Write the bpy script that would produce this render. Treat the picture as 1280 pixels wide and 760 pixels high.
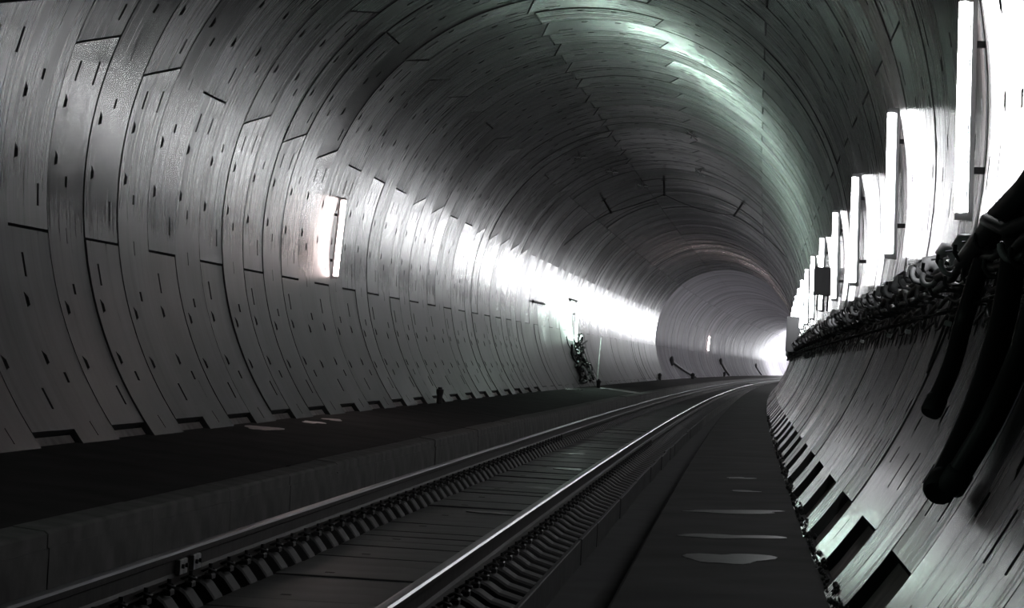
import bpy, math, random
from mathutils import Vector, Matrix

for o in list(bpy.data.objects):
    bpy.data.objects.remove(o)
scene = bpy.context.scene
C = scene.collection
rnd = random.Random(7)
PI = math.pi
D2R = PI / 180

# ------------------------------------------------------------------ the line of the tunnel
CURVE_R = 1 / 0.00016647082835744863      # the bore bends gently to the right
X0 = -2.3284250749                        # track centre, left of the camera station
RT = 3.989877                             # inner radius of the lining
CX, CZ = -0.2566, 2.65459                 # bore centre relative to track centre / rail top
RW = 1.4047859                            # ring width
S0 = 23.2895293                           # station of a ring joint


def P(s, v, z):
    a = s / CURVE_R
    r = CURVE_R - v
    return Vector((X0 + CURVE_R - r * math.cos(a), r * math.sin(a), z))


def W(s, th, inset=0.0):
    """point at station s, angle th (degrees, 0 = right springing, 90 = crown), inset from the lining"""
    r = RT - inset
    return P(s, CX + r * math.cos(th * D2R), CZ + r * math.sin(th * D2R))


# ------------------------------------------------------------------ camera
yaw, pitch, roll = -0.08393412682621268, 0.01816495152538751, 0.05770263548648732
fw = Vector((math.sin(yaw) * math.cos(pitch), math.cos(yaw) * math.cos(pitch), math.sin(pitch)))
r_ = Vector((math.cos(yaw), -math.sin(yaw), 0))
u_ = r_.cross(fw)
rr = math.cos(roll) * r_ + math.sin(roll) * u_
uu = -math.sin(roll) * r_ + math.cos(roll) * u_
cam_d = bpy.data.cameras.new('camera')
cam_d.sensor_fit = 'HORIZONTAL'
cam_d.sensor_width = 36
cam_d.lens = 3350 / 1280 * 36
cam_d.clip_start = 0.1
cam_d.clip_end = 2000
cam = bpy.data.objects.new('camera', cam_d)
C.objects.link(cam)
M3 = Matrix((rr, uu, -fw)).transposed().to_4x4()
M3.translation = Vector((0, 0, 1.2124973534926229))
cam.matrix_world = M3
scene.camera = cam

# ------------------------------------------------------------------ world and exposure
world = bpy.data.worlds.new('world')
scene.world = world
world.use_nodes = True
bg = world.node_tree.nodes['Background']
bg.inputs[0].default_value = (0, 0, 0, 1)
bg.inputs[1].default_value = 0.0
scene.view_settings.view_transform = 'Standard'
scene.view_settings.look = 'None'
scene.view_settings.gamma = 1
scene.view_settings.use_curve_mapping = False
scene.view_settings.exposure = 0.0
LAMP_WHITE = 52.0
LAMP_PINK = 34.0
LAMP_GREEN = 210.0


# ------------------------------------------------------------------ helpers
def prop(o, label=None, cat=None, group=None, kind=None):
    if label: o['label'] = label
    if cat: o['category'] = cat
    if group: o['group'] = group
    if kind: o['kind'] = kind
    return o


def empty(name, loc=(0, 0, 0), rz=0.0):
    o = bpy.data.objects.new(name, None)
    o.empty_display_size = 0.2
    o.location = loc
    o.rotation_euler = (0, 0, rz)
    C.objects.link(o)
    return o


class MB:
    def __init__(self):
        self.v, self.f, self.m, self.sm, self.uv = [], [], [], [], []

    def face(self, pts, mat=0, smooth=False, uv=None):
        n = len(self.v)
        self.v += [tuple(p) for p in pts]
        self.f.append(list(range(n, n + len(pts))))
        self.m.append(mat); self.sm.append(smooth)
        self.uv += uv if uv else [(p[0], p[1]) for p in pts]

    def shared(self, verts, faces, mat=0, smooth=True, uvs=None):
        n = len(self.v)
        self.v += [tuple(p) for p in verts]
        for f in faces:
            self.f.append([n + i for i in f])
            self.m.append(mat); self.sm.append(smooth)
            self.uv += [uvs[i] if uvs else (0.0, 0.0) for i in f]

    def box(self, lo, hi, mat=0, fn=None, bevel=0.0):
        x0, y0, z0 = lo; x1, y1, z1 = hi
        b = bevel
        fn = fn or (lambda x, y, z: (x, y, z))
        if b <= 0:
            vs = [(x0, y0, z0), (x1, y0, z0), (x1, y1, z0), (x0, y1, z0), (x0, y0, z1), (x1, y0, z1), (x1, y1, z1), (x0, y1, z1)]
            fs = [(3, 2, 1, 0), (4, 5, 6, 7), (0, 1, 5, 4), (1, 2, 6, 5), (2, 3, 7, 6), (3, 0, 4, 7)]
        else:
            vs = [(x0, y0, z0), (x1, y0, z0), (x1, y1, z0), (x0, y1, z0), (x0, y0, z1 - b), (x1, y0, z1 - b), (x1, y1, z1 - b), (x0, y1, z1 - b),
                  (x0 + b, y0 + b, z1), (x1 - b, y0 + b, z1), (x1 - b, y1 - b, z1), (x0 + b, y1 - b, z1)]
            fs = [(3, 2, 1, 0), (8, 9, 10, 11), (0, 1, 5, 4), (1, 2, 6, 5), (2, 3, 7, 6), (3, 0, 4, 7), (4, 5, 9, 8), (5, 6, 10, 9), (6, 7, 11, 10), (7, 4, 8, 11)]
        self.shared([fn(*p) for p in vs], fs, mat, False, [(p[1], p[0] + p[2]) for p in vs])

    def tube(self, pts, r, n=8, mat=0, cap=True, rad=None):
        pts = [Vector(p) for p in pts]
        rings = []
        prev = None
        for i, p in enumerate(pts):
            t = (pts[min(i + 1, len(pts) - 1)] - pts[max(i - 1, 0)])
            if t.length < 1e-9: t = Vector((0, 0, 1))
            t.normalize()
            if prev is None:
                a = Vector((0, 0, 1)) if abs(t.z) < .9 else Vector((1, 0, 0))
                nx = t.cross(a).normalized()
            else:
                nx = (prev - t * prev.dot(t)).normalized()
            prev = nx
            ny = t.cross(nx)
            q = rad[i] if rad else r
            rings.append([p + (nx * math.cos(2 * PI * k / n) + ny * math.sin(2 * PI * k / n)) * q for k in range(n)])
        vs = [v for g in rings for v in g]
        uv = [(j / n, i * .1) for i in range(len(rings)) for j in range(n)]
        fs = []
        for i in range(len(rings) - 1):
            for k in range(n):
                a, b = i * n + k, i * n + (k + 1) % n
                fs.append((a, b, b + n, a + n))
        self.shared(vs, fs, mat, True, uv)
        if cap:
            self.face(list(reversed(rings[0])), mat); self.face(rings[-1], mat)

    def ball(self, c, r, n=8, m=5, mat=0, sc=(1, 1, 1)):
        c = Vector(c)
        vs = []; fs = []
        for i in range(m + 1):
            ph = -PI / 2 + PI * i / m
            for k in range(n):
                t = 2 * PI * k / n
                vs.append(c + Vector((sc[0] * math.cos(ph) * math.cos(t), sc[1] * math.cos(ph) * math.sin(t), sc[2] * math.sin(ph))) * r)
        for i in range(m):
            for k in range(n):
                a, b = i * n + k, i * n + (k + 1) % n
                fs.append((a, b, b + n, a + n))
        self.shared(vs, fs, mat, True)

    def lathe(self, prof, n=16, mat=0, c=(0, 0, 0)):
        vs = []; fs = []
        for (r, z) in prof:
            for k in range(n):
                t = 2 * PI * k / n
                vs.append((c[0] + r * math.cos(t), c[1] + r * math.sin(t), c[2] + z))
        for i in range(len(prof) - 1):
            for k in range(n):
                a, b = i * n + k, i * n + (k + 1) % n
                fs.append((a, b, b + n, a + n))
        self.shared(vs, fs, mat, False)

    def mesh(self, name, mats):
        me = bpy.data.meshes.new(name)
        me.from_pydata(self.v, [], self.f)
        for m in (mats if isinstance(mats, (list, tuple)) else [mats]):
            me.materials.append(m)
        me.polygons.foreach_set('material_index', self.m)
        me.polygons.foreach_set('use_smooth', self.sm)
        uvl = me.uv_layers.new(name='UVMap')
        uvl.data.foreach_set('uv', [c for p in self.uv for c in p])
        me.update()
        return me

    def build(self, name, mats, parent=None):
        return link(name, self.mesh(name, mats), parent)


def link(name, me, parent=None):
    o = bpy.data.objects.new(name, me)
    C.objects.link(o)
    if parent is not None:
        o.parent = parent
    return o


# ------------------------------------------------------------------ materials
def new_mat(name):
    m = bpy.data.materials.new(name)
    m.use_nodes = True
    nt = m.node_tree
    return m, nt, nt.nodes, nt.links, nt.nodes['Principled BSDF']


def simple(name, col, rough=.6, metal=0.0, noise=0.0, scale=8.0, bump=0.0, spec=.5):
    m, nt, N, L, b = new_mat(name)
    b.inputs['Roughness'].default_value = rough
    b.inputs['Metallic'].default_value = metal
    b.inputs['Specular IOR Level'].default_value = spec
    b.inputs['Base Color'].default_value = (*col, 1)
    if noise > 0 or bump > 0:
        tc = N.new('ShaderNodeTexCoord')
        nz = N.new('ShaderNodeTexNoise'); nz.inputs['Scale'].default_value = scale; nz.inputs['Detail'].default_value = 5
        L.new(tc.outputs['Object'], nz.inputs['Vector'])
        if noise > 0:
            mr = N.new('ShaderNodeMapRange')
            mr.inputs['From Min'].default_value = .3; mr.inputs['From Max'].default_value = .7
            mr.inputs['To Min'].default_value = 1 - noise; mr.inputs['To Max'].default_value = 1 + noise
            L.new(nz.outputs[0], mr.inputs['Value'])
            mx = N.new('ShaderNodeMix'); mx.data_type = 'RGBA'; mx.blend_type = 'MULTIPLY'; mx.inputs[0].default_value = 1
            mx.inputs[6].default_value = (*col, 1)
            L.new(mr.outputs[0], mx.inputs[7])
            L.new(mx.outputs[2], b.inputs['Base Color'])
        if bump > 0:
            bp = N.new('ShaderNodeBump'); bp.inputs['Strength'].default_value = bump; bp.inputs['Distance'].default_value = .02
            L.new(nz.outputs[0], bp.inputs['Height']); L.new(bp.outputs[0], b.inputs['Normal'])
    return m


def lining_material(name, dark, light, rough, bumps=.12, spec=.6, tint=(1, .985, 1.0), low_band=True):
    """precast concrete: streaks run round the ring (UV v), one tone per ring piece"""
    m, nt, N, L, b = new_mat(name)
    uv = N.new('ShaderNodeUVMap'); uv.uv_map = 'UVMap'
    oi = N.new('ShaderNodeObjectInfo')
    sep = N.new('ShaderNodeSeparateXYZ'); L.new(uv.outputs[0], sep.inputs[0])

    def math_(op, a, bb=None, c=None):
        n = N.new('ShaderNodeMath'); n.operation = op
        for i, x in enumerate((a, bb, c)):
            if x is None: continue
            if isinstance(x, (int, float)): n.inputs[i].default_value = x
            else: L.new(x, n.inputs[i])
        return n.outputs[0]

    w = math_('MULTIPLY', oi.outputs['Random'], 90.0)

    def noise(su, sv, scale=1.0, detail=4.0, rg=.6):
        mp = N.new('ShaderNodeMapping'); mp.inputs['Scale'].default_value = (su, sv, 1)
        L.new(uv.outputs[0], mp.inputs[0])
        n = N.new('ShaderNodeTexNoise'); n.noise_dimensions = '4D'
        n.inputs['Scale'].default_value = scale; n.inputs['Detail'].default_value = detail; n.inputs['Roughness'].default_value = rg
        L.new(mp.outputs[0], n.inputs['Vector']); L.new(w, n.inputs['W'])
        return n.outputs[0]

    streak = noise(10, .30, 1.0, 4, .6)
    fine = noise(48, .8, 1.0, 3, .55)
    cloud = noise(1.4, .45, 1.0, 3, .55)
    ringno = math_('FLOOR', math_('DIVIDE', sep.outputs[0], RW))
    seed = math_('ADD', math_('MULTIPLY', ringno, 7.31), math_('MULTIPLY', oi.outputs['Random'], 531.7))
    wn = N.new('ShaderNodeTexWhiteNoise'); wn.noise_dimensions = '1D'; L.new(seed, wn.inputs['W'])
    t = math_('ADD', math_('MULTIPLY', streak, .55), math_('MULTIPLY', cloud, .45))
    t = math_('ADD', t, math_('MULTIPLY', math_('SUBTRACT', fine, .5), .22))
    mr = N.new('ShaderNodeMapRange')
    mr.inputs['From Min'].default_value = .36; mr.inputs['From Max'].default_value = .66
    L.new(t, mr.inputs['Value'])
    ramp = N.new('ShaderNodeMix'); ramp.data_type = 'RGBA'
    ramp.inputs[6].default_value = (dark * tint[0], dark * tint[1], dark * tint[2], 1)
    ramp.inputs[7].default_value = (light * tint[0], light * tint[1], light * tint[2], 1)
    L.new(mr.outputs[0], ramp.inputs[0])
    gain = math_('ADD', math_('MULTIPLY', wn.outputs['Value'], .5), .72)
    rough_v = math_('ADD', math_('MULTIPLY', cloud, .07), rough - .035)
    rough_v = math_('ADD', rough_v, math_('MULTIPLY', math_('SUBTRACT', math_('ADD', math_('MULTIPLY', streak, .5), math_('MULTIPLY', fine, .5)), .5), .6))
    rough_v = math_('MAXIMUM', rough_v, .12)
    rough_v = math_('ADD', rough_v, math_('MULTIPLY', math_('SUBTRACT', wn.outputs['Value'], .5), .10))
    if low_band:   # darker, rougher band on the lower left wall, below the joint at 188 degrees, soft edge
        edge = sep.outputs[1]
        dm = N.new('ShaderNodeMapRange'); dm.interpolation_type = 'SMOOTHSTEP'
        dm.inputs['From Min'].default_value = 12.55; dm.inputs['From Max'].default_value = 13.3
        L.new(edge, dm.inputs['Value'])
        gain = math_('MULTIPLY', gain, math_('SUBTRACT', 1.0, math_('MULTIPLY', dm.outputs[0], .3)))
        rough_v = math_('ADD', rough_v, math_('MULTIPLY', dm.outputs[0], .16))
    mul = N.new('ShaderNodeMix'); mul.data_type = 'RGBA'; mul.blend_type = 'MULTIPLY'; mul.inputs[0].default_value = 1
    # faint rust-brown staining in places
    stain = N.new('ShaderNodeMapRange'); stain.inputs['From Min'].default_value = .5; stain.inputs['From Max'].default_value = .75
    L.new(noise(2.2, .35, 1.0, 3, .5), stain.inputs['Value'])
    sm_ = N.new('ShaderNodeMix'); sm_.data_type = 'RGBA'; sm_.blend_type = 'MULTIPLY'
    L.new(stain.outputs[0], sm_.inputs[0]); L.new(ramp.outputs[2], sm_.inputs[6]); sm_.inputs[7].default_value = (1.0, .84, .80, 1)
    L.new(sm_.outputs[2], mul.inputs[6]); L.new(gain, mul.inputs[7])
    L.new(mul.outputs[2], b.inputs['Base Color'])
    L.new(rough_v, b.inputs['Roughness'])
    # laitance streaks: the skin of the concrete is glossier in some streaks than in others, and from piece to piece
    sk = math_('ADD', math_('MULTIPLY', streak, .5), math_('MULTIPLY', fine, .5))
    smr = N.new('ShaderNodeMapRange'); smr.inputs['From Min'].default_value = .36; smr.inputs['From Max'].default_value = .64
    smr.inputs['To Min'].default_value = .25 * spec; smr.inputs['To Max'].default_value = 1.25 * spec
    L.new(sk, smr.inputs['Value'])
    cg = N.new('ShaderNodeMapRange'); cg.inputs['From Min'].default_value = .3; cg.inputs['From Max'].default_value = .7
    cg.inputs['To Min'].default_value = .75; cg.inputs['To Max'].default_value = 1.15
    L.new(cloud, cg.inputs['Value'])
    L.new(math_('MULTIPLY', math_('MULTIPLY', smr.outputs[0], cg.outputs[0]), math_('ADD', math_('MULTIPLY', wn.outputs['Value'], .9), .5)), b.inputs['Specular IOR Level'])
    return m


M_LIN = lining_material('lining_concrete', .014, .11, .25, spec=.8, bumps=0.0)
M_FAR = lining_material('pale_lining_concrete', .30, .62, .62, bumps=0.0, spec=.3, tint=(1, .98, 1.06))  # paler, rougher copy of the lining for the far rings
M_POCKET = simple('pocket_concrete', (.05, .05, .05), .9)
M_RECESS = simple('recess_concrete', (.30, .265, .255), .65, noise=.35, scale=5)
M_FLOOR_L = simple('walkway_dark_concrete', (.028, .0245, .024), .85, noise=.5, scale=1.2, bump=.2, spec=.3)
M_FLOOR_R = simple('walkway_wet_concrete', (.026, .0255, .0255), .85, noise=.5, scale=1.5, bump=.15, spec=.2)
M_INVERT = simple('invert_concrete', (.03, .03, .031), .7, noise=.4, scale=2)
M_KERB = simple('kerb_concrete', (.17, .165, .16), .85, noise=.35, scale=3)
M_SLAB = simple('slab_concrete', (.05, .05, .051), .5, noise=.45, scale=2.5, bump=.15)
M_SLEEP = simple('sleeper_concrete', (.085, .085, .085), .7, noise=.25, scale=6)
M_RUST = simple('rail_rust', (.035, .03, .028), .65, noise=.4, scale=12)
M_STEEL = simple('rail_polished', (.30, .30, .32), .38, 1.0)
M_BLACK = simple('black_rubber', (.03, .03, .032), .5)
M_CABLE = simple('cable_sheath', (.05, .05, .053), .6)
M_IRON = simple('dark_iron', (.055, .055, .057), .6, .2)
M_ZINC = simple('zinc_grey', (.50, .50, .51), .55, .1, noise=.3, scale=14)
M_WHITEP = simple('white_plastic', (.75, .76, .76), .4)
M_BOX = simple('grey_painted_steel', (.16, .16, .165), .6)
M_WATER = simple('standing_water', (.03, .03, .03), .06, spec=.8)
M_WET = simple('wet_film', (.055, .056, .055), .36, spec=.6, noise=.3, scale=9)
M_PALE = simple('pale_patch', (.68, .59, .57), .45, noise=.35, scale=6)  # pale pinkish colour of three flat patches on the left walkway
M_HOUSE = simple('lamp_housing', (.6, .6, .61), .5)


def emit(name, col, st):
    m, nt, N, L, b = new_mat(name)
    b.inputs['Base Color'].default_value = (.8, .8, .8, 1)
    b.inputs['Emission Color'].default_value = (*col, 1)
    b.inputs['Emission Strength'].default_value = st
    return m


M_TUBE = emit('tube_white', (.97, .98, 1.0), LAMP_WHITE)
M_PINK = emit('tube_pink', (1.0, .80, .77), LAMP_PINK)
M_GREEN = emit('tube_green', (.74, 1.0, .86), LAMP_GREEN)

# ------------------------------------------------------------------ lining rings
GAP_S, GAP_T = .017, .014
SL = [0, .155, .24, .265, .315, .47, .49, .51, .53, .735, .785, 1]
HOLE_SPAN = {'long_a': (3, 4), 'long_b': (9, 10), 'pent': (1, 2), 'lens': (5, 8), 'thin': (6, 7)}
HOLE_LEN = {'long_a': 3.2, 'long_b': 3.0, 'pent': 2.1, 'lens': 1.5, 'thin': 2.2}


def holes_for(t0, t1, both=True):
    L_ = t1 - t0
    out = []
    if L_ > 40:
        for d in (0, 1):
            q = (lambda x: t0 + x) if d == 0 else (lambda x: t1 - x)
            out += [(q(4.7), 'long_b'), (q(9.7), 'pent'), (q(17.6), 'pent'), (q(20.4), 'lens')]
            if d == 0:
                out += [(q(5.0), 'long_a')]
        out += [((t0 + t1) / 2, 'thin')]
    elif L_ > 20:
        out += [(t0 + 4.7, 'long_b'), (t1 - 4.7, 'long_a'), (t0 + 10, 'pent'), (t1 - 10, 'pent')]
    return out


def segment_mesh(name, t0, t1, sl0, sl1, holes, mats, depth=.16):
    """curved precast plate between angles t0..t1 with real bolt pockets; sl0/sl1 skew of the end joints (degrees)"""
    hs = [(t - HOLE_LEN[k] / 2, t + HOLE_LEN[k] / 2, k) for t, k in holes if t0 + 1 < t - HOLE_LEN[k] / 2 and t + HOLE_LEN[k] / 2 < t1 - 1]
    cuts = sorted({round(x, 3) for h in hs for x in h[:2]})
    lines = [t0] + cuts + [t1]
    full = []
    for a, b in zip(lines, lines[1:]):
        if b - a < 1e-3: continue
        n = max(1, int(math.ceil((b - a) / 4.0)))
        full += [a + (b - a) * i / n for i in range(n)]
    full.append(t1)
    nt_, ns = len(full), len(SL)
    gt = GAP_T / RT / D2R

    def pos(t, sf, r):
        y = (sf - .5) * RW
        k0 = max(0., 1 - (t - t0) / 6.0); k1 = max(0., 1 - (t1 - t) / 6.0)
        tt = t + (sl0 * k0 + sl1 * k1) * (sf - .5) * 2
        if sf == 0: y += GAP_S
        if sf == 1: y -= GAP_S
        if t == t0: tt += gt
        if t == t1: tt -= gt
        return (r * math.cos(tt * D2R), y, r * math.sin(tt * D2R))

    mb = MB()
    verts = [pos(t, sf, RT) for t in full for sf in SL]
    uvs = [(sf * RW * .999, RT * t * D2R) for t in full for sf in SL]
    # pocket outlines: trapezoid shape for the bolt pockets
    shift = {}
    hole_cells = {}
    for (a, b, k) in hs:
        i0 = min(range(nt_), key=lambda i: abs(full[i] - a)); i1 = min(range(nt_), key=lambda i: abs(full[i] - b))
        j0, j1 = HOLE_SPAN[k]
        for i in range(i0, i1):
            for j in range(j0, j1):
                hole_cells[(i, j)] = (i0, i1, j0, j1, k)
        if k == 'pent':
            shift[i0 * ns + j1] = .7; shift[i1 * ns + j1] = -.35
        if k == 'lens':
            pass
    for idx, dt in shift.items():
        i, j = divmod(idx, ns)
        verts[idx] = pos(full[i] + dt, SL[j], RT)
    faces = []
    for i in range(nt_ - 1):
        for j in range(ns - 1):
            if (i, j) in hole_cells: continue
            a = i * ns + j
            faces.append((a, a + ns, a + ns + 1, a + 1))
    mb.shared(verts, faces, 0, True, uvs)
    # pocket walls and floors
    done = set()
    for key, (i0, i1, j0, j1, k) in hole_cells.items():
        if (i0, j0) in done: continue
        done.add((i0, j0))
        dep = .09 if k != 'thin' else .03
        loop = [(i, j0) for i in range(i0, i1 + 1)] + [(i1, j) for j in range(j0 + 1, j1 + 1)] + [(i, j1) for i in range(i1 - 1, i0 - 1, -1)] + [(i0, j) for j in range(j1 - 1, j0, -1)]
        top = [Vector(verts[i * ns + j]) for i, j in loop]
        bot = [Vector((p.x * (RT + dep) / RT, p.y, p.z * (RT + dep) / RT)) for p in top]
        n = len(top)
        for q in range(n):
            mb.face([top[q], top[(q + 1) % n], bot[(q + 1) % n], bot[q]], 1)
        mb.face(bot, 1)
    # edges of the plate
    def back(p):
        f_ = (RT + depth) / RT
        return (p[0] * f_, p[1], p[2] * f_)
    for i in range(nt_ - 1):
        for j in (0, ns - 1):
            a, b_ = verts[i * ns + j], verts[(i + 1) * ns + j]
            q = [a, b_, back(b_), back(a)]
            u0, u1 = uvs[i * ns + j], uvs[(i + 1) * ns + j]
            mb.face(q if j else q[::-1], 1, False, [u0, u1, u1, u0] if j else [u0, u1, u1, u0][::-1])
    for j in range(ns - 1):
        for i in (0, nt_ - 1):
            a, b_ = verts[i * ns + j], verts[i * ns + j + 1]
            q = [a, b_, back(b_), back(a)]
            u0, u1 = uvs[i * ns + j], uvs[i * ns + j + 1]
            mb.face(q[::-1] if i else q, 1, False, [u0, u1, u1, u0])
    return mb.mesh(name, mats)


LM = [M_LIN, M_POCKET]


def recess_mesh(name, t0, t1):
    mb = MB()
    r = RT + .06
    n = 5
    vs = []; uv = []
    for i in range(n + 1):
        t = t0 + (t1 - t0) * i / n
        for y in (-RW / 2, RW / 2):
            vs.append((r * math.cos(t * D2R), y, r * math.sin(t * D2R))); uv.append((y, t * .07))
    mb.shared(vs, [(2 * i, 2 * i + 2, 2 * i + 3, 2 * i + 1) for i in range(n)], 0, True, uv)
    for e in (0, n):
        t = t0 + (t1 - t0) * e / n
        mb.face([(q * math.cos(t * D2R), y, q * math.sin(t * D2R)) for q, y in ((r, -RW / 2), (r, RW / 2), (r + .12, RW / 2), (r + .12, -RW / 2))], 0)
    return mb.mesh(name, [M_RECESS])


SEG = {}


def seg(t0, t1, sl0=0.0, sl1=0.0):
    k = (t0, t1, sl0, sl1)
    if k not in SEG:
        SEG[k] = segment_mesh('lining_segment', t0, t1, sl0, sl1, holes_for(t0, t1), LM)
    return SEG[k]


def seg_cut(t0, t1, j0, j1):
    """segment that dips under the floor: pockets as in the full 56 degree plate"""
    k = (t0, t1, 'cut')
    if k not in SEG:
        SEG[k] = segment_mesh('lining_segment', t0, t1, 0, 0, [h for h in holes_for(j0, j1) if not (j0 > 100 and h[1] == 'long_b' and h[0] < j0 + 8)], LM)
    return SEG[k]


REC_L = recess_mesh('recess_panel', 216.2, 232)
REC_R = recess_mesh('recess_panel', -52, -34.2)

wall_left = prop(empty('wall_left', P(0, CX, CZ)), 'left side of the tunnel lining in grey precast concrete rings', kind='structure')
wall_right = prop(empty('wall_right', P(0, CX, CZ)), 'right side of the tunnel lining in grey precast concrete rings', kind='structure')
ceiling = prop(empty('ceiling', P(0, CX, CZ)), 'dark crown of the tunnel lining in precast concrete rings', kind='structure')
ROOT = P(0, CX, CZ)


def place(me, name, parent, k, jit=True):
    s = S0 + (k + .5) * RW
    o = link(name, me, parent)
    o.location = P(s, CX, CZ) - ROOT
    jr = rnd.gauss(0, .004) if jit else 0
    o.rotation_euler = (rnd.gauss(0, .004) * (1 if parent is ceiling else .15) if jit else 0, 0, -s / CURVE_R + jr)
    sc = 1 + (rnd.gauss(0, .0007) if jit else 0)
    o.scale = (sc, .978 if parent is wall_right and jit else 1, sc)   # wider open joints on the right side
    return o


K_END = 36
FLAT2 = {5, 13, 15, 17, 23, 25}
for k in range(-14, K_END):
    one = (k % 2 == 0)
    a = 1.8 if k not in FLAT2 else 0.0
    if one:
        if k >= -2:
            place(seg(132, 188, -1.8 if k % 5 else 0.0, 0.0), 'lining_segment', wall_left, k)
            place(seg_cut(188, 232, 188, 244), 'lining_segment', wall_left, k)
        if k >= -2:
            place(seg(104, 132, 1.6, -1.8 if k % 5 else 0.0), 'lining_segment', ceiling, k)
            place(seg(48.5, 104, 0.0, 1.6), 'lining_segment', ceiling, k)
        place(seg(-8, 48.5, 0.0, 0.0), 'lining_segment', wall_right, k)
        place(seg_cut(-52, -8, -64, -8), 'lining_segment', wall_right, k)
    else:
        if k >= -2:
            place(seg(160.2, 216, -a, 0.0), 'lining_segment', wall_left, k)
            place(REC_L, 'recess_panel', wall_left, k, False)
        if k >= -2:
            place(seg(104, 160.2, 0.0, -a), 'lining_segment', ceiling, k)
            place(seg(76.4, 104, 1.5, 0.0), 'lining_segment', ceiling, k)
        place(seg(21, 76.4, 0.0, 1.5), 'lining_segment', wall_right, k)
        place(seg(-34, 21, 0.0, 0.0), 'lining_segment', wall_right, k)
        place(REC_R, 'recess_panel', wall_right, k, False)


def plain_rings(name, parent, k0, k1, t0, t1, mat, joints_one, joints_two, step=4.0):
    """rings too far off (or behind the camera) to pick apart: real stepped rings joined into one piece"""
    mb = MB()
    for k in range(k0, k1):
        js = joints_one if k % 2 == 0 else joints_two
        ed = [t0] + [j for j in js if t0 < j < t1] + [t1]
        s_a = S0 + k * RW + .006; s_b = S0 + (k + 1) * RW - .006
        for a, b in zip(ed, ed[1:]):
            rj = rnd.gauss(0, .004); tj = rnd.gauss(0, .0035)
            n = max(1, int(math.ceil((b - a) / step)))
            vs = []; uv = []
            for i in range(n + 1):
                t = a + (b - a) * i / n
                if i == 0: t += .08
                if i == n: t -= .08
                for s, q in ((s_a, .12), (s_a, 0), (s_b, 0), (s_b, .12)):
                    p = W(s, t, rj + (tj if s == s_b else -tj) - q)
                    vs.append(p - ROOT); uv.append((k * RW + 1000 * RW + (s - s_a) + .01, RT * t * D2R))
            fs = []
            for i in range(n):
                fs.append((4 * i + 1, 4 * i + 5, 4 * i + 6, 4 * i + 2))
            mb.shared(vs, fs, 0, True, uv)
            # stepped ring edges
            for i in range(n):
                for x, y in ((0, 1), (2, 3)):
                    mb.face([vs[4 * i + x], vs[4 * i + 4 + x], vs[4 * i + 4 + y], vs[4 * i + y]], 0, False, [uv[4 * i]] * 4)
    o = mb.build(name, [mat], parent)
    return prop(o, kind='stuff')


J1 = [-8, 48.5, 104, 132, 188]; J2 = [-34, 21, 76.4, 104, 160.2, 216]
K_PALE, K_FAR = 93, 296
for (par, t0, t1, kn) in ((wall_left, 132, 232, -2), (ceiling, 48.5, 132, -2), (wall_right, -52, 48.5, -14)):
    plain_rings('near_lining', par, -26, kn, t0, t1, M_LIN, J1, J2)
    plain_rings('distant_lining', par, K_END, K_PALE, t0, t1, M_LIN, J1, J2)
    plain_rings('pale_distant_lining', par, K_PALE, K_FAR, t0, t1, M_FAR, J1, J2)
# type II crown plates overhang 132..160 and 48.5..76 between the sides: fill handled above by ring type

# ------------------------------------------------------------------ floor, walkways, track bed
def stations(a, b, fine=1.0):
    out = [a]
    while out[-1] < b:
        s = out[-1]
        out.append(min(b, s + max(fine, (s - 20) * .02)))
    return out


ST = stations(-8, 438)


def sweep(name, prof, mats, parent=None, st=None, closed=False, mat_of=None, smooth=False, root=None):
    """sweep a (v, z) profile along the line"""
    st = st or ST
    mb = MB()
    n = len(prof)
    segs = n if closed else n - 1
    off = root or Vector((0, 0, 0))
    for q in range(segs):
        v0, z0 = prof[q]; v1, z1 = prof[(q + 1) % n]
        vs = []; uv = []
        for s in st:
            vs += [P(s, v0, z0) - off, P(s, v1, z1) - off]; uv += [(s, v0 + z0), (s, v1 + z1)]
        fs = [(2 * i, 2 * i + 1, 2 * i + 3, 2 * i + 2) for i in range(len(st) - 1)]
        mb.shared(vs, fs, mat_of(q) if mat_of else 0, smooth, uv)
    return mb.build(name, mats, parent)


def wall_v(z, side):
    return CX + side * math.sqrt(max(.01, (RT + .05) ** 2 - (z - CZ) ** 2))


prop(sweep('floor', [(wall_v(-.55, -1), -.55), (-1.3, -.5), (1.2, -.5), (1.9, -.5), (wall_v(-.55, 1), -.55)], [M_INVERT]),
     'dull grey invert and drainage channel beside the track slab', kind='structure')
prop(sweep('floor_left', [(wall_v(.2, -1), .2), (-1.72, .065)], [M_FLOOR_L]),
     'broad dark walkway between the track and the left wall', kind='structure')
prop(sweep('floor_right', [(1.79, -.5), (1.79, .05), (1.81, .07), (wall_v(.12, 1), .12)], [M_FLOOR_R]),
     'dark wet walkway along the right wall', kind='structure')

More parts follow.
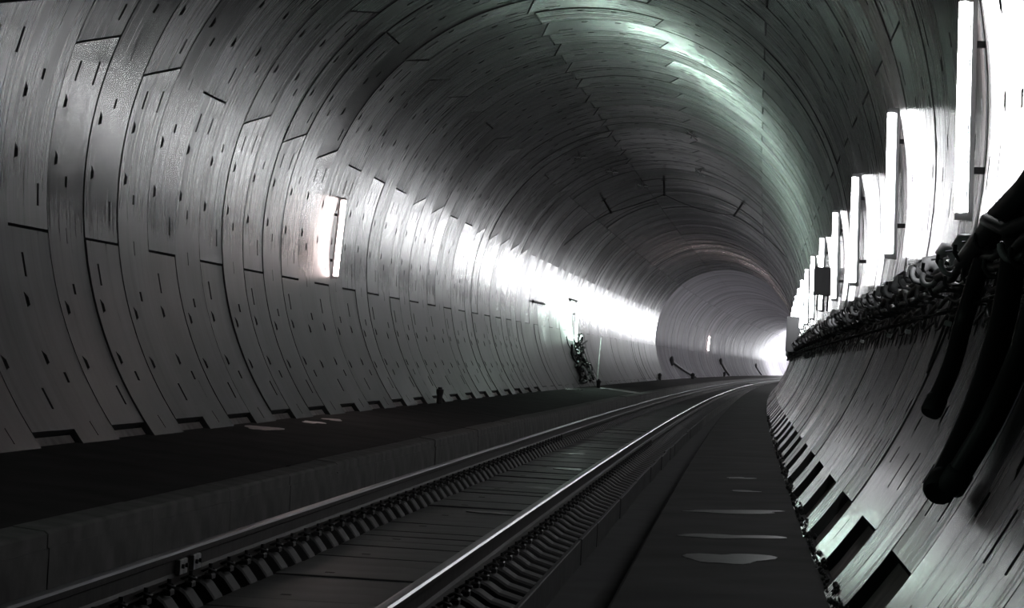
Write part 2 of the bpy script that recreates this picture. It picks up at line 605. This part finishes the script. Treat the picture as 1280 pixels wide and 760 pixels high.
# kerb blocks on the edge of the left walkway
kerb = prop(empty('trim_1', P(0, -1.6, 0)), 'long concrete kerb edging the left walkway', kind='structure')
kr = P(0, -1.6, 0)
KB = 2.72
kme = MB()
prof = [(-1.725, -.5), (-1.725, .066), (-1.535, .05), (-1.512, .032), (-1.512, -.045), (-1.50, -.05), (-1.50, -.5)]
vs = [(v + 1.6, y, z) for y in (-KB / 2 + .008, KB / 2 - .008) for v, z in prof]
n = len(prof)
kme.shared(vs, [(i, i + 1, i + 1 + n, i + n) for i in range(n - 1)], 0, False)
kme.face([vs[i] for i in range(n)], 0); kme.face([vs[i + n] for i in reversed(range(n))], 0)
kmesh = kme.mesh('kerb_block', [M_KERB])
for i in range(-3, 26):
    s = 20.4 + KB * (i + .5)
    o = link('kerb_block', kmesh, kerb)
    o.location = P(s, -1.6, rnd.gauss(0, .004)) - kr
    o.location.x += rnd.gauss(0, .003)
    o.rotation_euler = (0, 0, -s / CURVE_R)
prop(sweep('distant_kerb', prof, [M_KERB], kerb, [s for s in ST if s > 20.4 + KB * 26] , root=kr), kind='stuff')

# track slab: deck panels between the rails and a lip on the right
slab = prop(empty('floor_track', P(0, 0, -.5)), 'dark concrete track slab carrying both rails', kind='structure')
sr = P(0, 0, -.5)
SP = .5665
S_SL = 14.84
sweep('slab_bed', [(-1.49, -.5), (-1.49, -.40), (1.09, -.40), (1.09, -.5)], [M_POCKET], slab, root=sr)
pan = MB()
pan.box((-.57, -SP / 2 + .006, -.395), (.57, SP / 2 - .006, -.292), 0, None, .006)
pan2 = MB()
pan2.box((-.57, -SP / 2 + .006, -.395), (.57, SP / 2 - .006, -.292), 0, None, .006)
pan2.box((-.28, -.03, -.2925), (-.22, .03, -.2905), 1)
pm = [pan.mesh('slab_panel', [M_SLAB]), pan2.mesh('slab_panel', [M_SLAB, M_POCKET])]
S_PIECES = 62.0
ns_ = int((S_PIECES - 10) / SP)
for i in range(ns_):
    s = S_SL + SP * (i - 8) + SP / 2
    o = link('slab_panel', pm[1 if i % 3 == 0 else 0], slab)
    o.location = P(s, 0, 0 + rnd.gauss(0, .004)) - sr
    o.rotation_euler = (rnd.gauss(0, .003), rnd.gauss(0, .002), -s / CURVE_R)
s_end = S_SL + SP * (ns_ - 8)
mb = MB()
s = s_end
while s < 300:
    dz = rnd.gauss(0, .003)
    mb.face([P(s + .006, -.57, -.292 + dz) - sr, P(s + .006, .57, -.292 + dz) - sr, P(s + SP - .006, .57, -.292 + dz) - sr, P(s + SP - .006, -.57, -.292 + dz) - sr], 0)
    s += SP
while s < 438:
    mb.face([P(s, -.57, -.292) - sr, P(s, .57, -.292) - sr, P(s + 4, .57, -.292) - sr, P(s + 4, -.57, -.292) - sr], 0)
    s += 4
prop(mb.build('distant_slab', [M_SLAB], slab), kind='stuff')
# lip blocks
LBW = 2.26
lb = MB()
lb.box((1.088, -LBW / 2 + .008, -.5), (1.125, LBW / 2 - .008, -.282), 0, None, .006)
lbm = lb.mesh('edge_block', [M_SLEEP])
for i in range(-3, 24):
    s = 17.5 + LBW * (i + .5)
    o = link('edge_block', lbm, slab)
    o.location = P(s, rnd.gauss(0, .006), rnd.gauss(0, .005)) - sr + Vector((0, 0, 0))
    o.rotation_euler = (0, 0, -s / CURVE_R)
prop(sweep('distant_edge', [(1.088, -.282), (1.125, -.282), (1.125, -.5)], [M_KERB], slab, [s for s in ST if s > 17.5 + LBW * 24], root=sr), kind='stuff')

# ------------------------------------------------------------------ sleepers
def block_mesh(sgn):
    mb = MB()
    pr_ = [(.585, -.42), (.585, -.325), (.60, -.292), (.655, -.222), (.69, -.196), (.83, -.196), (.875, -.215), (.95, -.262), (1.085, -.300), (1.085, -.42)]
    hw = .125
    n = len(pr_)
    vs = [(sgn * v, y, z) for y in (-hw, -hw + .02, hw - .02, hw) for v, z in pr_]
    for j in (0, 3):   # chamfer the long edges
        for i in range(1, n - 1):
            v = vs[j * n + i]; vs[j * n + i] = (v[0], v[1], v[2] - .015)
    fs = []
    for j in range(3):
        for i in range(n - 1):
            q = (j * n + i, j * n + i + 1, (j + 1) * n + i + 1, (j + 1) * n + i)
            fs.append(q if sgn < 0 else q[::-1])
    mb.shared(vs, fs, 0, False)
    mb.face(vs[:n] if sgn > 0 else vs[:n][::-1], 0); mb.face(vs[3 * n:][::-1] if sgn > 0 else vs[3 * n:], 0)
    return mb.mesh('sleeper_block', [M_SLEEP])


def clip_mesh(sgn, side):
    mb = MB()
    v0 = sgn * .75 + side * .062
    mb.box((min(v0, v0 + side * .055), -.055, -.197), (max(v0, v0 + side * .055), .055, -.165), 0, None, .008)
    pts = [(v0 - side * .012, -.04, -.158), (v0 + side * .03, -.05, -.135), (v0 + side * .06, -.02, -.15), (v0 + side * .06, .02, -.15), (v0 + side * .03, .05, -.135), (v0 - side * .012, .04, -.158)]
    mb.tube(pts, .009, 6, 0)
    mb.tube([(v0 + side * .035, 0, -.17), (v0 + side * .035, 0, -.11)], .013, 6, 0)
    return mb.mesh('rail_clip', [M_IRON])


BM = {-1: block_mesh(-1), 1: block_mesh(1)}
CM = {(g, h): clip_mesh(g, h) for g in (-1, 1) for h in (-1, 1)}
for i in range(ns_):
    s = S_SL + SP * (i - 8)
    e = prop(empty('sleeper', P(s, 0, 0), -s / CURVE_R), 'twin-block concrete sleeper humped under the two rails', 'sleeper', 'sleepers under the track')
    for g in (-1, 1):
        b_ = link('sleeper_block', BM[g], e)
        for h in (-1, 1):
            if s < 45:
                link('rail_clip', CM[(g, h)], b_)
mb = MB()
s = s_end
while s < 230:
    for g in (-1, 1):
        pr_ = [(.585, -.42), (.60, -.292), (.69, -.196), (.83, -.196), (.95, -.262), (1.085, -.300)]
        for (va, za), (vb, zb) in zip(pr_, pr_[1:]):
            mb.face([P(s - .12, g * va, za), P(s - .12, g * vb, zb), P(s + .12, g * vb, zb), P(s + .12, g * va, za)], 0)
        for d in (-.12, .12):
            mb.face([P(s + d, g * v, z) for v, z in pr_] + [P(s + d, g * 1.085, -.42)], 0)
    s += SP
prop(mb.build('distant_sleepers', [M_SLEEP]), 'small distant sleepers merging together along the far track', 'sleepers', kind='stuff')

# ------------------------------------------------------------------ rails
rail_prof = [(-.075, -.172), (-.075, -.160), (-.02, -.145), (-.009, -.125), (-.009, -.055), (-.034, -.042), (-.036, -.012), (-.026, -.001), (-.012, .001),
             (.012, .001), (.026, -.001), (.036, -.012), (.034, -.042), (.009, -.055), (.009, -.125), (.02, -.145), (.075, -.160), (.075, -.172)]


def rail(c, label):
    mb = MB()
    st = ST
    n = len(rail_prof)
    for q in range(n - 1):
        vs = []
        for s in st:
            for v, z in (rail_prof[q], rail_prof[q + 1]):
                vs.append(P(s, c + v, z))
        mb.shared(vs, [(2 * i, 2 * i + 1, 2 * i + 3, 2 * i + 2) for i in range(len(st) - 1)], 1 if q in (7, 8, 9, 10) else 0, False)
    return prop(mb.build('rail', [M_RUST, M_STEEL]), label, 'rail')


rail(-.75, 'steel rail nearer the left walkway, polished on top')
rail(.75, 'steel rail nearer the right walkway, polished on top')

# joint plate on the left rail (a pale clamp pair)
e = prop(empty('rail_joint_plate', P(15.1, 0, 0), -15.1 / CURVE_R), 'pair of pale plates bolted to the left rail web at lower left', 'joint plate')
for d in (-.19, .19):
    m = MB(); m.box((-.75 + .012, d - .10, -.135), (-.75 + .04, d + .10, -.05), 0, None, .006); pl = m.build('plate', [M_ZINC], e)
    for dd in (-.05, .05):
        m = MB(); m.tube([(-.75 + .03, d + dd, -.09), (-.75 + .055, d + dd, -.09)], .014, 6, 0); m.build('bolt', [M_IRON], pl)


# ------------------------------------------------------------------ lamps
def lamp_meshes(mat, length, sgn):
    """tube along local z, wall on the side sgn of local x (+1: wall at +x)"""
    h = length / 2
    t = MB(); t.tube([(0, 0, -h), (0, 0, h)], .034, 12, 0)
    b = MB(); b.box((min(sgn * .045, sgn * .075), -.03, -h - .05), (max(sgn * .045, sgn * .075), .03, h + .05), 0)
    c = MB(); c.box((min(-sgn * .03, sgn * .06), -.03, h), (max(-sgn * .03, sgn * .06), .03, h + .045), 0, None, .01)
    d = MB(); d.box((min(-sgn * .03, sgn * .06), -.03, -h - .045), (max(-sgn * .03, sgn * .06), .03, -h), 0)
    ws = []
    for z in (-h * .6, h * .6):
        w = MB(); w.box((min(sgn * .075, sgn * .19), -.02, z - .02), (max(sgn * .075, sgn * .19), .02, z + .02), 0)
        ws.append(('wall_bracket', w.mesh('wall_bracket', [M_IRON])))
    return [('tube', t.mesh('tube', [mat])), ('housing', b.mesh('housing', [M_HOUSE])), ('end_cap', c.mesh('end_cap', [M_HOUSE])), ('end_cap', d.mesh('end_cap', [M_HOUSE]))] + ws


def put_lamp(meshes, s, th, inset, label, group=None, tilt=0.0):
    p = W(s, th, inset)
    e = prop(empty('tube_lamp', p, -s / CURVE_R), label, 'lamp', group)
    e.rotation_euler = (0, tilt, -s / CURVE_R)
    for nm, me in meshes:
        link(nm, me, e)
    return e


LR = lamp_meshes(M_TUBE, 1.26, 1)
s_list = [16.2, 24.2, 32.4, 39.9, 47.8, 55.7, 62.9]
ordn = ['tallest white tube lamp at the right edge, nearest the camera', 'white tube lamp second from the right edge on the right wall',
        'white tube lamp third from the right edge on the right wall', 'white tube lamp fourth from the right edge on the right wall',
        'white tube lamp fifth from the right edge on the right wall', 'white tube lamp sixth from the right edge on the right wall',
        'white tube lamp seventh from the right edge on the right wall']
for s, l in zip(s_list, ordn):
    put_lamp(LR, s, 4.0 if s > 20 else 2.7, .15, l, 'white tube lamps along the right wall', -.03)
s = 70.8
LF = lamp_meshes(emit('tube_white_strong', (.96, .97, 1.0), 140.0), 1.26, 1)  # unseen lamps round the bend, strengthened to brighten the far lining
LV = lamp_meshes(emit('boosted_hidden_tube', (.95, .96, 1.0), 2400.0), 1.26, 1)  # unseen lamps, boosted hard so the wall at the far end glows white
while s < 432:
    put_lamp(LR if s < 130 else (LF if s < 360 else LV), s, 4.0, .15, 'far white tube lamp on the right wall, in a row that runs on unseen round the bend', 'white tube lamps along the right wall', -.03)
    s += 7.85
LP = lamp_meshes(M_PINK, 1.2, -1)
put_lamp(LP, 41.8, 177.0, .13, 'pinkish tube lamp alone on the left wall, nearer one', tilt=.05)
put_lamp(LP, 225.0, 176.0, .13, 'small pinkish tube lamp far along the left wall', tilt=.05)
LG = lamp_meshes(M_GREEN, 1.3, -1)
put_lamp(LG, 95.0, 185.0, .16, 'greenish tube lamp on the left wall above the tangle of hoses', tilt=.0)

M_MINT = emit('added_tube_mint', (.76, 1.0, .89), 30.0)  # unseen tubes added to throw mint light on the lower right wall
LMI = lamp_meshes(M_MINT, 1.26, -1)
for s in (4.0, 11.8):
    put_lamp(LMI, s, 176.0, .13, 'unseen mint white tube lamp added on the left wall, left of the view', 'unseen lamps added on the near left wall', .05)
# ------------------------------------------------------------------ cable run on the right wall
def run(th0, inset, r, s0, s1, name, label, sag=.03, ph=0.0, mat=M_CABLE):
    mb = MB()
    pts = []
    s = s0
    while s <= s1:
        x = ((s - 8.6) / 1.2) % 1.0
        st_ = .3 if s < 60 else 1.2
        pts.append(W(s, th0 - sag / RT / D2R * math.sin(PI * x) * (1 + .5 * math.sin(s * 1.7 + ph)), inset + .012 * math.sin(s * 2.3 + ph)))
        s += st_
    mb.tube(pts, r, 8, 0)
    return prop(mb.build(name, [mat]), label, 'cable')


run(-11.4, .09, .022, 7, 140, 'cable', 'black cable lying uppermost on the right wall hangers', .03, 0)
run(-12.4, .15, .024, 7, 140, 'cable', 'thick black cable on the outer hooks of the right wall hangers', .045, 1)
run(-13.1, .09, .022, 7, 140, 'cable', 'black cable tucked below the uppermost one on the right wall', .04, 2)
run(-14.3, .07, .013, 7, 140, 'cable', 'thin black cable strung low along the right wall hangers', .06, 3)
run(-15.6, .05, .009, 7, 140, 'cable', 'thinnest cable, lowest of the right wall run', .08, 4)


def hanger_parts():
    """local frame: x towards the wall, y along the line, z up; origin on the wall at the middle of the hanger"""
    out = []
    t = MB(); t.box((-.02, -.02, -.30), (.0, .02, .24), 0); out.append(('back_strip', t.mesh('back_strip', [M_IRON])))
    for z, l in ((.055, .14), (-.045, .22), (-.15, .15)):
        a = MB()
        a.tube([(0, 0, z), (-l, 0, z - .01), (-l - .03, 0, z + .02), (-l - .035, 0, z + .06)], .012, 6, 0)
        out.append(('arm', a.mesh('arm', [M_IRON])))
    k = MB()
    k.tube([(-.06, 0, .02), (-.07, 0, .08), (-.11, 0, .115), (-.155, 0, .10), (-.175, 0, .05)], .03, 8, 0, True, [.030, .044, .050, .044, .028])
    out.append(('saddle', k.mesh('saddle', [M_ZINC])))
    h = MB()
    h.tube([(-.20 + .045 * math.cos(x), -.03 + .05 * math.sin(x) * .5, -.04 + .05 * math.sin(x)) for x in [PI * .9 + PI * 1.1 * i / 8 for i in range(9)]], .017, 6, 0)
    out.append(('hook', h.mesh('hook', [M_ZINC])))
    for y, z, dz in ((-.35, -.10, -.05), (.3, -.22, -.07), (-.2, .16, -.06)):
        q = MB(); q.tube([(0, y, z), (-.16, y - .02, z + dz)], .007, 5, 0)
        out.append(('stay_rod', q.mesh('stay_rod', [M_IRON])))
    for y in (-.35, .3):
        g = MB(); g.tube([(-.02, y, -.40), (-.03, y, .05)], .005, 5, 0)
        out.append(('wire', g.mesh('wire', [M_IRON])))
    g = MB(); g.tube([(-.028, -.6, -.2), (-.028, .6, -.2)], .005, 5, 0)
    out.append(('wire', g.mesh('wire', [M_IRON])))
    return out


HP = hanger_parts()
tagm = MB(); tagm.box((-.125, -.03, -.355), (-.085, .0, -.325), 0, None, .006)
tag_mesh = tagm.mesh('reflector_tag', [M_WHITEP])
s = 9.0
i = 0
while s < 120:
    th = -12.0
    p = W(s, th, 0)
    if i == 0:
        lab = 'cable hanger nearest the camera on the right wall'
    else:
        lab = 'cable hanger with grey saddle and hook in the right wall row'
    e = prop(empty('cable_hanger', p), lab, 'cable hanger', 'cable hangers on the right wall')
    e.rotation_euler = (0, -th * D2R, -s / CURVE_R)
    for nm, me in HP:
        if s > 60 and nm in ('stay_rod', 'wire') and i % 2: continue
        if nm == 'hook' and (i * 7) % 5 in (1, 3): continue
        c_ = link(nm, me, e)
        if nm in ('saddle', 'hook'):
            c_.rotation_euler = (rnd.gauss(0, .15), rnd.gauss(0, .12), rnd.gauss(0, .25)); c_.location = (rnd.gauss(0, .012), rnd.gauss(0, .08), rnd.gauss(0, .015))
    if i in (5, 8, 10, 14):
        link('reflector_tag', tag_mesh, e)
    s += 1.2
    i += 1

# thick feeder cable rising out of the frame at the right edge
mb = MB()
mb.tube([W(s_, t, i_) for s_, t, i_ in ((9.6, -4.5, .12), (10.4, -7.0, .16), (11.2, -9.8, .2), (12.0, -11.0, .22), (12.9, -11.8, .2), (14.2, -12.6, .16))], .055, 10, 0)
mb.tube([W(s_, t, i_) for s_, t, i_ in ((10.5, -11.2, .1), (11.2, -12.6, .24), (12.0, -11.4, .27), (12.5, -10.3, .2))], .03, 8, 0)
prop(mb.build('feeder_cable', [M_CABLE]), 'thick black feeder cable curling up out of the frame at right', 'cable')


# hoses that hang down the right wall
def hose(name, pts, r, label, collar=True):
    e = prop(empty(name, W(*pts[0])), label, 'hose')
    o0 = W(*pts[0])
    P_ = [W(*p) - o0 for p in pts]
    # smooth resample
    fin = []
    for a in range(len(P_) - 1):
        p0 = P_[max(a - 1, 0)]; p1 = P_[a]; p2 = P_[a + 1]; p3 = P_[min(a + 2, len(P_) - 1)]
        for q in range(5):
            t = q / 5
            fin.append(.5 * ((2 * p1) + (p2 - p0) * t + (2 * p0 - 5 * p1 + 4 * p2 - p3) * t * t + (3 * p1 - p0 - 3 * p2 + p3) * t ** 3))
    fin.append(P_[-1])
    m1 = MB(); m1.tube(fin, r, 14, 0); m1.build('pipe', [M_BLACK], e)
    d = (fin[-1] - fin[-2]).normalized()
    m2 = MB(); m2.tube([fin[-1] - d * .05, fin[-1] - d * .04, fin[-1] + d * .035, fin[-1] + d * .05], r, 14, 0, True, [r * 1.02, r * 1.16, r * 1.16, r * .98])
    m2.build('end_collar', [M_IRON], e)
    return e


hose('drain_hose', [(13.1, -9.5, .13), (13.3, -13, .14), (13.5, -17, .12), (13.35, -21, .1), (13.25, -24.0, .1)], .047, 'shorter black hose hanging down the right wall')
hose('drain_hose', [(11.8, -9.0, .14), (11.6, -14, .14), (11.35, -18, .12), (11.05, -23.5, .1), (10.68, -28.7, .1)], .056, 'longer black hose reaching lowest down the right wall')
hose('drain_hose', [(10.8, -11.5, .09), (10.7, -16, .08), (10.62, -20, .07), (10.55, -24, .07), (10.62, -28.0, .07)], .05, 'black hose at the right edge, converging with the longest hose')
mb = MB()
mb.tube([W(15.3, -13, .04), W(15.45, -16, .05), W(15.5, -18.5, .05), W(15.55, -20.6, .05), W(15.62, -21.1, .05), W(15.72, -20.5, .05), W(15.8, -18, .05), W(15.9, -13, .04)], .008, 6, 0)
prop(mb.build('wire_loop', [M_IRON]), 'thin wire loop dangling left of the shorter hose', 'wire')

# boxes among the lamps on the right wall
def wall_box(s, th, ins, sx, sy, sz, label, name='junction_box', legs=True):
    e = prop(empty(name, W(s, th, ins), -s / CURVE_R), label, 'box')
    m = MB(); m.box((-sx / 2, -sy / 2, -sz / 2), (sx / 2, sy / 2, sz / 2), 0, None, .015); m.build('housing', [M_BOX], e)
    m = MB(); m.box((-sx / 2 + .02, -sy / 2 - .015, -sz / 2 + .03), (sx / 2 - .02, -sy / 2, sz / 2 - .05), 0); m.build('door', [M_BOX], e)
    for q in (-.6, .6):
        m = MB(); m.box((sx / 2, -.02, q * sz / 2 - .015), (sx / 2 + ins - .1, .02, q * sz / 2 + .015), 0)
        m.build('wall_bracket', [M_IRON], e)
    if legs:
        for q in (-.25, .05, .3):
            m = MB(); m.tube([(q * sx, 0, -sz / 2), (q * sx, 0, -sz / 2 - .25)], .02, 6, 0)
            m.build('conduit', [M_IRON], e)
    return e


wall_box(44.0, 0.2, .2, .30, .25, .46, 'dark grey junction box hanging among the bright right wall lamps')
wall_box(72.0, -8.0, .3, .34, .25, .95, 'flat grey cabinet at the end of the cable run by the bend', 'cabinet')

# ------------------------------------------------------------------ crown hooks with wires
HK = [(80.0, 95.0), (81.0, 123.0), (80.5, 59.5)]
for (s, th), l in zip(HK, ('rod hook hanging from the crown, middle of three', 'rod hook on the crown, leftmost of three', 'rod hook on the crown, rightmost of three')):
    e = prop(empty('crown_hook', W(s, th, 0), -s / CURVE_R), l, 'hook')
    d = Vector((-math.cos(th * D2R), 0, -math.sin(th * D2R)))
    m = MB(); m.tube([d * 0, d * .42], .035, 8, 0); m.build('rod', [M_IRON], e)
    m = MB(); m.ball(d * .44, .05, 8, 5, 0); m.build('eye', [M_IRON], e)
    m = MB(); m.tube([d * 0, d * .02], .09, 10, 0); m.build('base_plate', [M_IRON], e)
tips = [W(s, th, .44) for s, th in HK]


def wire(a, b, sag, label):
    m = MB()
    m.tube([a.lerp(b, t / 10) + Vector((0, 0, -sag * 4 * (t / 10) * (1 - t / 10))) for t in range(11)], .014, 6, 0)
    prop(m.build('hanging_wire', [M_IRON]), label, 'wire')


wire(tips[1], tips[0], .02, 'thin wire between the left and middle crown hooks')
wire(tips[0], tips[2], .12, 'thin wire between the middle and right crown hooks')
wire(tips[1], W(82.5, 150, .05), -.1, 'thin wire from the left crown hook down the left wall')
wire(tips[2], W(82.5, 30, .05), -.1, 'thin wire from the right crown hook down the right wall')
# anchor crosses
for (s, th), l in zip([(80.65, 104.8), (74.4, 77.0), (61.8, 75.3), (73, 112), (66, 118)],
                      ('pale anchor cross beside the middle crown hook', 'pale anchor cross right of the crown', 'small pale anchor cross high on the crown', 'pale anchor mark left of the crown', 'tiny pale anchor mark on the left haunch')):
    m = MB()
    d = Vector((-math.cos(th * D2R), 0, -math.sin(th * D2R))); t_ = Vector((-math.sin(th * D2R), 0, math.cos(th * D2R))); y_ = Vector((0, 1, 0))
    m.tube([t_ * .16 + y_ * .5 + d * .02, -t_ * .16 - y_ * .5 + d * .10], .014, 6, 0)
    m.tube([-t_ * .14 + y_ * .4 + d * .10, t_ * .14 - y_ * .4 + d * .02], .014, 6, 0)
    m.tube([d * 0, d * .14], .02, 6, 0)
    o = m.build('anchor_cross', [M_ZINC]); o.location = W(s, th, 0)
    prop(o, l, 'anchor')

# ------------------------------------------------------------------ things on the left walkway
def floor_l(v):
    return .2 + (v - wall_v(.2, -1)) / (-1.72 - wall_v(.2, -1)) * (.065 - .2)


def bollard(s, v, h, r, label):
    e = prop(empty('bollard', P(s, v, floor_l(v)), -s / CURVE_R), label, 'bollard')
    m = MB(); m.lathe([(0, 0), (r * .8, 0), (r * .82, h * .06), (r * .85, h * .5), (r * 1.0, h * .62), (r * 1.05, h * .7), (r * 1.05, h * .86), (r * .9, h * .88), (0, h * .88)], 16); m.build('body', [M_BLACK], e)
    m = MB(); m.lathe([(0, h * .88), (r * .62, h * .88), (r * .62, h * .97), (r * .5, h), (0, h)], 12); m.build('cap', [M_BLACK], e)
    return e


bollard(49.6, -3.3, .31, .066, 'black bollard, nearest one by the left wall')
bollard(93.0, -3.05, .30, .08, 'dark bollard beside the leaning pale pole')
bollard(145.0, -3.4, .38, .10, 'small black bollard far down the left walkway')
bollard(178.8, -3.05, .40, .13, 'distant dark bollard at the foot of the nearest slanting hose')
bollard(240.0, -3.3, .42, .12, 'farthest tiny dark bollard on the left walkway')

m = MB(); q0 = P(96, -3.3, floor_l(-3.3)); m.tube([(0, 0, 0), (.02, .1, .9), (.05, .2, 1.75)], .022, 8, 0)
o = m.build('pole', [M_ZINC]); o.location = q0
prop(o, 'thin pale pole leaning on the left wall beside the tangle', 'pole')

# tangle of hoses and cable ends under the greenish lamp
tg = prop(empty('hose_tangle', P(91.5, -3.4, .15)), 'dark tangle of hoses slumped against the left wall', 'hose tangle')
to = P(91.5, -3.4, .15)
R2 = random.Random(3)
for i in range(44):
    f = (i + R2.random()) / 44
    s_ = 95.6 - 4.2 * f + R2.uniform(-.5, .5); th = 194 + 21 * f + R2.uniform(-2, 2); ins = .06
    pts = []
    dth = R2.uniform(-1, 2.2); ds = R2.uniform(-.5, .5)
    for j in range(7):
        pts.append(W(s_, min(th, 216.5), ins) - to)
        dth += R2.uniform(-1.3, 1.3); ds += R2.uniform(-.5, .5)
        th += dth * .9; s_ += ds * .6; ins = min(.42, max(.05, ins + R2.uniform(-.08, .12)))
    m = MB(); m.tube(pts, R2.uniform(.018, .045), 7, 0)
    m.build('hose_loop', [M_BLACK if R2.random() < .6 else M_IRON], tg)
m = MB(); m.tube([W(92.4, 208, .2) - to, W(92.2, 212, .25) - to], .05, 8, 0); m.build('pale_sleeve', [M_WHITEP], tg)

# brackets on the left wall in the bright patch
for (s, th, ln, l) in ((80.7, 178.4, 4.0, 'dark bracket rail on the left wall before the bright patch'), (94.3, 172.3, 3.0, 'short dark bracket above the greenish lamp on the left wall')):
    e = prop(empty('wall_rail', W(s, th, .05), -s / CURVE_R), l, 'bracket')
    m = MB(); m.box((-.03, -ln / 2, -.03), (.03, ln / 2, .03), 0); m.build('bar', [M_IRON], e)
    for q in (-.4, .4):
        m = MB(); m.box((-.06, q * ln - .04, -.08), (-.03, q * ln + .04, .08), 0)
        m.build('fixing', [M_IRON], e)

# far drain hoses down the left wall
for (sa, ta, sb, tb, l) in ((167, 201, 189, 218, 'nearest of the slanting dark hoses far down the left wall'), (246, 197, 251, 217, 'middle slanting dark hose far down the left wall'), (326, 200, 330, 217, 'farthest slanting dark hose by the bright bend')):
    e = prop(empty('slanting_hose', W(sa, ta, 0)), l, 'hose')
    o0 = W(sa, ta, 0)
    m = MB(); m.tube([W(sa + (sb - sa) * t / 8, ta + (tb - ta) * t / 8, .1) - o0 for t in range(9)], .09, 8, 0); m.build('pipe', [M_BLACK], e)
    m = MB(); m.ball(W(sa, ta, .1) - o0, .25, 8, 5, 0, (.6, 1, 1.3)); m.build('valve', [M_IRON], e)

# ------------------------------------------------------------------ puddles and pale patches
def puddle(s, v, ls, lv, z, label, mat=M_WATER, seed=0):
    R3 = random.Random(seed)
    m = MB()
    n = 26
    rim = []; rim2 = []
    ph = [R3.uniform(0, 6.28) for _ in range(4)]
    for i in range(n):
        t = 2 * PI * i / n
        q = 1 + .22 * math.sin(2 * t + ph[0]) + .16 * math.sin(3 * t + ph[1]) + .1 * math.sin(5 * t + ph[2])
        rim.append((q * math.cos(t) * lv / 2, q * math.sin(t) * ls / 2))
    a = [Vector((x, y, .004)) for x, y in rim]; b_ = [Vector((x * 1.04, y * 1.04, -.02)) for x, y in rim]
    m.face(a, 0)
    for i in range(n):
        m.face([a[i], b_[i], b_[(i + 1) % n], a[(i + 1) % n]], 0)
    o = m.build('puddle', [mat])
    o.location = P(s, v, z); o.rotation_euler = (0, .0776 if v < -1.6 else (-.0463 if v > 1.6 else 0), -s / CURVE_R)
    return prop(o, label, 'puddle', 'wet patches on the tunnel floor')


puddle(30.7, -3.14, 1.2, .30, floor_l(-3.14), 'long pale patch on the left walkway, nearest of the three under the pink lamp', M_PALE, seed=1)
puddle(34.1, -3.11, .7, .24, floor_l(-3.11), 'pale patch on the left walkway, middle of the three under the pink lamp', M_PALE, seed=2)
puddle(35.8, -3.12, .8, .20, floor_l(-3.12), 'small pale patch on the left walkway, farthest of the three under the pink lamp', M_PALE, seed=3)
puddle(84.0, -3.3, 4.0, .5, floor_l(-3.3), 'wet streak on the left walkway before the hose tangle', seed=4)
puddle(94.0, -2.3, 3.0, 1.6, floor_l(-2.3), 'wet greenish streak across the left walkway past the hose tangle', M_WET, seed=5)
def floor_r(v):
    return .07 + (v - 1.81) / (wall_v(.12, 1) - 1.81) * .05


puddle(20.6, 2.36, .45, .85, floor_r(2.36), 'thin wet streak on the right walkway, third from the bottom', M_WET, seed=6)
puddle(17.6, 2.33, .45, .60, floor_r(2.33), 'wet streak on the right walkway, second from the bottom', M_WET, seed=7)
puddle(15.6, 2.34, .95, .42, floor_r(2.34), 'largest wet patch on the right walkway, nearest the camera', M_WET, seed=8)
puddle(26.8, 2.39, .4, .26, floor_r(2.39), 'small wet patch on the right walkway, far one', M_WET, seed=9)
puddle(24.0, 2.43, .3, .26, floor_r(2.43), 'thin wet line on the right walkway below the far patch', M_WET, seed=10)
puddle(24.9, .10, .28, .40, -.288, 'shiny wet strip on the track slab, nearest of the pair', M_WET, seed=11)
puddle(30.1, .16, .45, .30, -.288, 'wet patch on the track slab beside the right rail', M_WET, seed=12)
puddle(35.6, .12, .7, .3, -.288, 'shiny wet patch on the track slab, middle distance', M_WET, seed=13)
puddle(41.3, -.2, .9, .3, -.288, 'shiny wet patch on the track slab, farthest one', M_WET, seed=14)

# ------------------------------------------------------------------ crumbled grout along the foot of the right wall
R4 = random.Random(11)
mb = MB()
s = 8.0
while s < 60:
    th = -39.3 + R4.random() ** 2 * .9
    r = R4.uniform(.006, .020)
    c = W(s, th, R4.uniform(-.005, .01))
    n, m_ = 6, 4
    vs = []; fs = []
    for i in range(m_ + 1):
        ph = -PI / 2 + PI * i / m_
        for k in range(n):
            t = 2 * PI * k / n
            q = r * R4.uniform(.6, 1.3)
            vs.append(c + Vector((math.cos(ph) * math.cos(t) * q, math.cos(ph) * math.sin(t) * q * 2.0, math.sin(ph) * q * 1.1)))
    for i in range(m_):
        for k in range(n):
            a, b_ = i * n + k, i * n + (k + 1) % n
            fs.append((a, b_, b_ + n, a + n))
    mb.shared(vs, fs, R4.choice((0, 0, 0, 1)), False)
    s += R4.uniform(.02, .12) * (1 + s / 40)
prop(mb.build('crumbled_grout', [M_INVERT, M_KERB]), 'crumbled dark grout along the foot of the right wall', 'rubble', kind='stuff')
